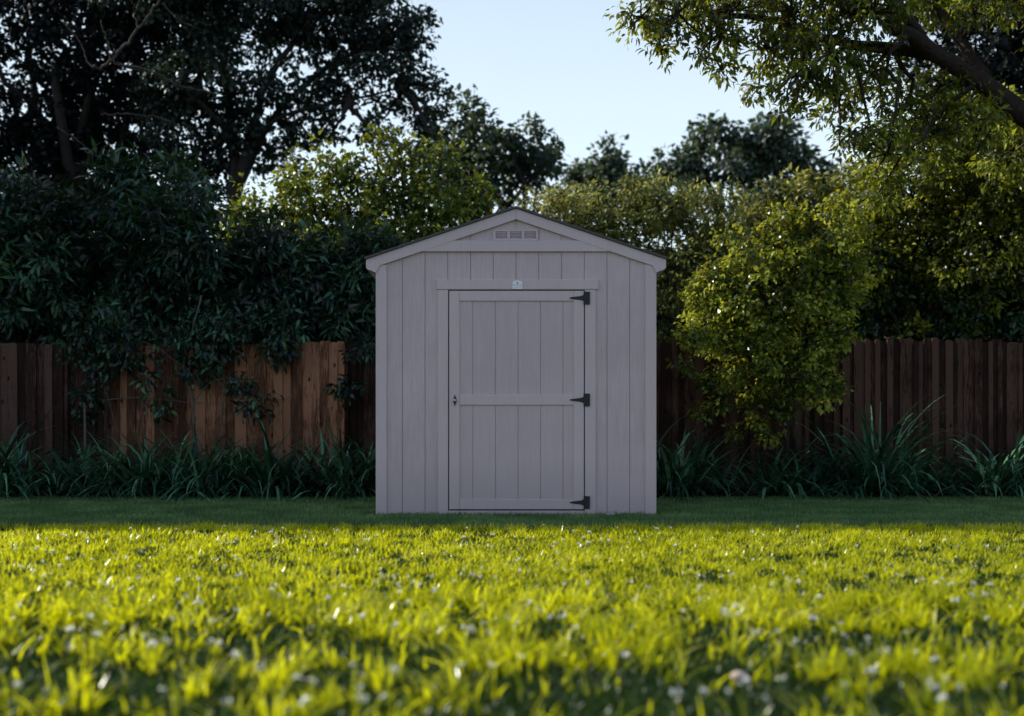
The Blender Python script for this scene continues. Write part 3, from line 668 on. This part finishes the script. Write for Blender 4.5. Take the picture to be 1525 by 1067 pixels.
plant('oleander_shrub', 'dark narrow leaved shrub hanging over the fence beside the left wall of the shed', 'shrub', W(510, 700, 13.0),
      LB(12.9, [(460, 400, 46), (520, 410, 55), (560, 430, 52), (490, 460, 50), (540, 480, 40), (600, 440, 50), (450, 450, 40), (580, 390, 42), (520, 370, 34)], 0.8, 0.3),
      G['teal'], M['bark'], 0.20, 32, 0.19, 0.042, trunk_r=0.06, density=0.95, twigs=0.2, droop=0.35)
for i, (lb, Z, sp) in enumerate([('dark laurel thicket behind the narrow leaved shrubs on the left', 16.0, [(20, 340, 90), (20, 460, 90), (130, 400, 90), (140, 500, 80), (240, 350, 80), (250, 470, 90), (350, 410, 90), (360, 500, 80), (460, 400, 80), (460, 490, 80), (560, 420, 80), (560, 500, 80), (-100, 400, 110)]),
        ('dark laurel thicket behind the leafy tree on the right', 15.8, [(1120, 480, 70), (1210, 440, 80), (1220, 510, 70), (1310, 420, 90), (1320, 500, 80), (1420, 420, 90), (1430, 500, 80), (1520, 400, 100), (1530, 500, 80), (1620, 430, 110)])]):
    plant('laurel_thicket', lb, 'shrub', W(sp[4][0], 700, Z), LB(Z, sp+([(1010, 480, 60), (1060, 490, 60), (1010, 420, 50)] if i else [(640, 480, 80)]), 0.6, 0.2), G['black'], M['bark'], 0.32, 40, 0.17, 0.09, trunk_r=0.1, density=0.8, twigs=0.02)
# pale-topped hedge shrubs right of the roof
HD = [('dense dark shrub with pale yellow top beside the shed ridge', 15.4, [(800, 315, 36), (845, 305, 34), (880, 320, 44), (830, 360, 50), (890, 380, 60), (800, 400, 60)]),
      ('middle of the three pale topped shrubs right of the shed ridge', 15.2, [(920, 315, 36), (950, 300, 34), (985, 305, 40), (940, 360, 60), (1000, 370, 60), (970, 430, 70)]),
      ('pale topped shrub standing nearest the sunlit shrub at the fence', 14.8, [(1015, 300, 32), (1050, 320, 36), (1085, 300, 28), (1060, 370, 55), (1020, 420, 65), (1010, 480, 60), (1090, 430, 60)])]
for lb, Z, sp in HD:
    plant('hedge_shrub', lb, 'shrub', W(sp[2][0], 700, Z), LB(Z, sp, 0.8, 0.3), G['pale'], M['bark'], 0.22, 44, 0.08, 0.036, trunk_r=0.08, density=0.85, var=0.65, twigs=0.1, group='pale topped shrubs behind the fence')
# distant trees
plant('distant_tree', 'loose distant tree rising above the shrubs left of the shed ridge', 'tree', W(735, 700, 24),
      LB(24, [(690, 165, 22), (705, 195, 34), (665, 215, 30), (745, 230, 34), (780, 205, 30), (815, 215, 22), (790, 245, 32), (650, 190, 18), (700, 260, 50), (760, 275, 40), (715, 240, 30), (640, 250, 40), (822, 240, 15)], 0.9, 1.0),
      G['far'], M['bark'], 0.30, 26, 0.17, 0.10, trunk_r=0.2, density=0.75, twigs=0.4)
plant('distant_tree', 'small rounded distant tree against the sky right of the shed ridge', 'tree', W(905, 700, 32),
      LB(32, [(905, 232, 22), (880, 255, 24), (925, 258, 26), (860, 275, 22), (955, 275, 26), (900, 285, 40), (985, 265, 16), (840, 290, 20)], 0.9, 1),
      G['far'], M['bark'], 0.36, 30, 0.20, 0.12, trunk_r=0.2, density=0.9, twigs=0.3)
plant('distant_tree', 'broad flat topped distant tree right of centre with sky showing between its limbs', 'tree', W(1090, 700, 30),
      LB(30, [(1040, 218, 26), (1075, 205, 28), (1115, 212, 30), (1150, 205, 30), (1175, 225, 26), (1005, 245, 24), (1040, 245, 28), (1100, 240, 30), (1150, 245, 30), (1195, 245, 22), (985, 270, 22), (1225, 262, 18), (1185, 275, 26), (1135, 285, 22), (1020, 285, 30), (960, 290, 30), (1240, 280, 30), (1160, 190, 16)], 0.9, 1),
      G['far'], M['bark'], 0.40, 42, 0.20, 0.12, trunk_r=0.3, density=0.85, twigs=0.3)
# big dark trees upper left
ZT = 20.0
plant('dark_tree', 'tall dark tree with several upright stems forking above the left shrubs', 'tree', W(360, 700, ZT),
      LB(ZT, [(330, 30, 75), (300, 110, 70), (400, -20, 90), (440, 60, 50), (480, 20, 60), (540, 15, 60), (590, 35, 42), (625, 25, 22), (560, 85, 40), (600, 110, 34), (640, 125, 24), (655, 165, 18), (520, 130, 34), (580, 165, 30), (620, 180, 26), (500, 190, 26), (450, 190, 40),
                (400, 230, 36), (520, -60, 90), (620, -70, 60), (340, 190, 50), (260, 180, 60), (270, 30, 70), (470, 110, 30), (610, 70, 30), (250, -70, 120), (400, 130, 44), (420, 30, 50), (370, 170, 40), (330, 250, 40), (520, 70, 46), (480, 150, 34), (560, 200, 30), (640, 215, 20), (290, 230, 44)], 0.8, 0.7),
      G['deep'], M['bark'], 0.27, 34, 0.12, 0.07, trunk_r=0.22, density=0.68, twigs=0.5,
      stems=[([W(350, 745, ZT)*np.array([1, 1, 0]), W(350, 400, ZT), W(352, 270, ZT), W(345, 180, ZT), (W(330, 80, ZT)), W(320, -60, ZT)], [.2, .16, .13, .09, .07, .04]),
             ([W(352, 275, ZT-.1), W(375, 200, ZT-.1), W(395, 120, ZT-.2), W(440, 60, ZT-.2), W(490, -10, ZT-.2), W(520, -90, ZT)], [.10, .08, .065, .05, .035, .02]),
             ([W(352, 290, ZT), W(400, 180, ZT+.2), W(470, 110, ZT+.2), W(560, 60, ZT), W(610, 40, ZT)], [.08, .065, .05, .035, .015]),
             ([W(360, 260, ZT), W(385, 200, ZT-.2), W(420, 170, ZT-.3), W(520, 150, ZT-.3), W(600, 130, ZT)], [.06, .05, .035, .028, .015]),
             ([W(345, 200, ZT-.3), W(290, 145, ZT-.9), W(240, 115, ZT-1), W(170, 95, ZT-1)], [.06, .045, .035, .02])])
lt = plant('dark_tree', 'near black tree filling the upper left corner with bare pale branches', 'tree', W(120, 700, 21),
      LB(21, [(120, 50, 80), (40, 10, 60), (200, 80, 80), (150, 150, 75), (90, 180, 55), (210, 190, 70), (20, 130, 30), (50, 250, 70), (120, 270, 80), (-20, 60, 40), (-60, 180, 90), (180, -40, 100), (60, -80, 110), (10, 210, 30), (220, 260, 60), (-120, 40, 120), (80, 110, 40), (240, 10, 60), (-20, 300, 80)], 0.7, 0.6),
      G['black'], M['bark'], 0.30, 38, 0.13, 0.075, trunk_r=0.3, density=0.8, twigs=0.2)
mb = MB()
for p, r0, r1 in [([(150, 105), (175, 80), (205, 45), (235, 5), (260, -30)], .05, .03), ([(205, 45), (200, 20), (215, -20)], .025, .015), ([(165, 90), (160, 60), (150, 30)], .02, .01), ([(150, 105), (130, 95), (120, 60), (90, 30)], .025, .012),
                  ([(240, 5), (265, 30), (300, 45)], .02, .01), ([(170, 95), (215, 100), (270, 130), (330, 140)], .03, .02), ([(85, 190), (120, 210), (135, 240)], .022, .015), ([(150, 172), (190, 170), (240, 175), (290, 200)], .022, .015)]:
    curve(p, 18.2, r0*.62, r1*.62, 0.03)
bb = mb.build('bare_branch', M['deadwood'], lt, True)
# dense trees added left of the view so their shade darkens the left crowns
for i, (x, y, h, lb) in enumerate([(-15.5, 21.0, 10.5, 'tall dense tree added out of view to shade the left crowns, nearer the house'), (-17.5, 24, 12, 'tall dense tree added out of view to shade the left crowns, farther back')]):
    lobes = [(np.array([x+a, y+c, h*0.45+d]), (2.2, 1.8, 1.9)) for a, c, d in [(0, 0, 4.2), (-1.5, .6, 2), (1.5, -.6, 2.2), (0, .8, 0), (1, -.8, -.6), (-1, 0, -1.2), (1.6, .8, .2)]]
    plant('dark_tree', lb, 'tree', (x, y, 0), lobes, G['deep'], M['bark'], 0.4, 30, 0.2, 0.11, trunk_r=0.3, density=1.3, twigs=0)
# far wood closing the gaps low down behind the garden
lobes = [(np.array([x, 26+rng.uniform(-2, 4), rng.uniform(0.8, 4.3)]), (2.2, 1.6, 1.9)) for x in np.arange(-26, 27, 0.95)]
V, Fc, rr, cc, own = foliage(lobes, 0.5, 34, 0.24, 0.13, density=1.0)
tag(npmesh('far_wood', V, Fc, G['deep'], None, rr), 'dark far wood showing low between the trees behind the fence', 'wood', kind='stuff')
# ------------------------------------------------------------------ clover blooms and litter in the lawn
M['petal'] = leafmat('clover_petal', [(0, (0.9, 0.89, 0.9)), (1, (0.9, 0.9, 0.9))], (1.0, 1.0, 1.0), 0.68, 0.25, 0.9, 0.95)
M['stem'] = solid('clover_stem', [(0.3, (0.08, 0.14, 0.02)), (0.7, (0.14, 0.2, 0.03))], 50, 0.6, bs=0)
mb = MB()
rr_ = np.random.default_rng(5)
for i in range(13):      # florets
    d = unit(rr_.normal(size=3)); d[2] = abs(d[2])*0.9-0.25; d = unit(d); c = np.array([0, 0, 0.0]); s_ = unit(np.cross(d, [0.3, 0.1, 1.0])); u_ = np.cross(s_, d)
    p0 = d*0.003; p1 = d*0.0105; w_ = 0.0052
    mb.add([p0, p1-s_*w_, p1+s_*w_, p1+d*0.003+u_*0.001], tris=[(0, 1, 2), (1, 3, 2)])
mb.tube([(0, 0, -0.07), (0.001, 0, -0.03), (0, 0, 0)], 0.0011, 4)
nfl = 34
fl0 = mb.build('clover_flower', [M['petal'], M['stem']])
for i, p in enumerate(fl0.data.polygons):
    if len(p.vertices) != 3: p.material_index = 1
tag(fl0, 'tiny round white clover bloom standing among the sunlit grass blades', 'flower', 'white clover blooms scattered through the lawn')
gf = np.random.default_rng(77); nF = 0
while nF < 290:
    y = gf.uniform(2.45, 7.2)
    if gf.uniform() > (3.4/y)**0.6: continue
    x = gf.uniform(-0.54*y, 0.54*y)
    if smooth_noise(np.array([x+40]), np.array([y]), 0.5, 31)[0] < gf.uniform(0.15, 0.6): continue
    o = fl0 if nF == 0 else fl0.copy()
    if nF: C.objects.link(o)
    hz_ = gf.uniform(0.085, 0.14) if y < 4.4 else gf.uniform(0.06, 0.095)
    o.location = (x, y, hz_); s = (gf.uniform(0.6, 1.35) if y < 4.2 else gf.uniform(0.5, 1.15)); o.scale = (s, s, s)
    o.rotation_euler = (gf.normal()*.25, gf.normal()*.25, gf.uniform(0, 6.28)); nF += 1
M['pink'] = solid('pink_pebble', [(0.3, (0.5, 0.36, 0.33)), (0.7, (0.7, 0.52, 0.48))], 40, 0.7)
rock('pebble', tuple(W(1100, 1050, 2.9)*np.array([1, 1, 0])+np.array([0, 0, 0.055])), (0.026, 0.02, 0.013), M['pink'], 'smooth pale pink pebble lying in the grass at the bottom edge', 'pebble', 9)
# ------------------------------------------------------------------ house added outside the view on the left, shaped to throw the straight shade line
EL = 30.0
house = empty('shade_caster_house', (-8.2, 12.7, 0), 'cream rendered two storey house added out of view on the left to cast shade', 'house')
hx0, hx1, hy0, hy1, he, hr = -21.0, -8.2, 10.87, 14.4, 7.45, 8.5
hm = (hy0+hy1)/2
mb = MB(); mb.box(hx0, hx1, hy0, hy1, 0, he)
for a, c in ((hx0, hx0+0.2), (hx1-0.2, hx1)):
    mb.add([(a, hy0, he), (a, hy1, he), (a, hm, hr), (c, hy0, he), (c, hy1, he), (c, hm, hr)], tris=[(0, 1, 2), (3, 5, 4)], quads=[(0, 2, 5, 3), (1, 4, 5, 2)])
mb.build('wall', M['brickwall'], house)
mb = MB(); o_ = 0.25; k_ = (hr-he)/(hm-hy0)
for s in (-1, 1):
    ye = hy0-o_ if s < 0 else hy1+o_; ze = he-o_*k_+0.02
    V = [(hx0-.3, ye, ze), (hx1+.3, ye, ze), (hx1+.3, hm, hr+.02), (hx0-.3, hm, hr+.02)]
    mb.add(V+[(a, b_, c+0.14) for a, b_, c in V], quads=[(0, 3, 2, 1), (4, 5, 6, 7), (0, 1, 5, 4), (1, 2, 6, 5), (2, 3, 7, 6), (3, 0, 4, 7)])
mb.build('roof', M['shingle'], house)
for x0 in (-19, -15.5, -11.5):
    for z0 in (0.9, 3.7):
        mb = MB(); mb.box(x0, x0+1.5, hy0-.06, hy0-.005, z0, z0+1.3); w_ = mb.build('window', M['white'], house)
        mb = MB(); mb.box(x0+.07, x0+.72, hy0-.07, hy0-.061, z0+.07, z0+1.23); mb.box(x0+.78, x0+1.43, hy0-.07, hy0-.061, z0+.07, z0+1.23); mb.build('pane', M['glass'], w_)
# ------------------------------------------------------------------ light, world, camera
AZ = -75.0
sun = bpy.data.lights.new('sun', 'SUN'); so = bpy.data.objects.new('sun', sun); C.objects.link(so)
sun.energy = 5.0; sun.angle = R(0.5); sun.color = (1, 0.96, 0.86)
d = Vector((math.sin(R(AZ))*math.cos(R(EL)), math.cos(R(AZ))*math.cos(R(EL)), math.sin(R(EL))))
so.rotation_euler = d.to_track_quat('Z', 'Y').to_euler()
w = bpy.data.worlds.new('World'); bpy.context.scene.world = w; w.use_nodes = True
nt = w.node_tree; bg = nt.nodes['Background']
sky = nt.nodes.new('ShaderNodeTexSky'); sky.sky_type = 'NISHITA'; sky.sun_disc = False
sky.sun_elevation = R(EL); sky.sun_rotation = R(AZ % 360); sky.air_density = 1.0; sky.dust_density = 1.2; sky.ozone_density = 1.2
tc = nt.nodes.new('ShaderNodeTexCoord'); sp = nt.nodes.new('ShaderNodeSeparateXYZ'); nt.links.new(tc.outputs['Generated'], sp.inputs[0])
hz0 = ramp(nt, sp.outputs[2], [(0.0, (0.98,)*3), (0.2, (0.92,)*3), (0.42, (0.6,)*3), (0.7, (0.05,)*3)])
az_ = N(nt, 'ShaderNodeMapRange'); az_.inputs[1].default_value = -0.7; az_.inputs[2].default_value = 0.6; az_.inputs[3].default_value = 0.38; az_.inputs[4].default_value = 1.0
nt.links.new(sp.outputs[1], az_.inputs[0])
hm_ = N(nt, 'ShaderNodeMath', operation='MULTIPLY'); nt.links.new(hz0, hm_.inputs[0]); nt.links.new(az_.outputs[0], hm_.inputs[1]); hz = hm_.outputs[0]
mx = N(nt, 'ShaderNodeMix', data_type='RGBA'); nt.links.new(hz, mx.inputs[0]); nt.links.new(sky.outputs[0], mx.inputs[6]); mx.inputs[7].default_value = (6.1, 7.3, 8.2, 1)
nt.links.new(mx.outputs[2], bg.inputs[0]); bg.inputs[1].default_value = 0.15
cam = bpy.data.cameras.new('camera'); co = bpy.data.objects.new('camera', cam); C.objects.link(co)
co.location = (0, 0, CAMH); co.rotation_euler = (R(90), 0, 0)
cam.sensor_width = 36; cam.lens = 36*F/1525; cam.shift_y = (HY-533.5)/1525; cam.clip_start = 0.05; cam.clip_end = 2000
cam.dof.use_dof = True; cam.dof.focus_distance = SY; cam.dof.aperture_fstop = 1.15
bpy.context.scene.camera = co
sc = bpy.context.scene
sc.view_settings.view_transform = 'Standard'; sc.view_settings.look = 'None'; sc.view_settings.exposure = 0
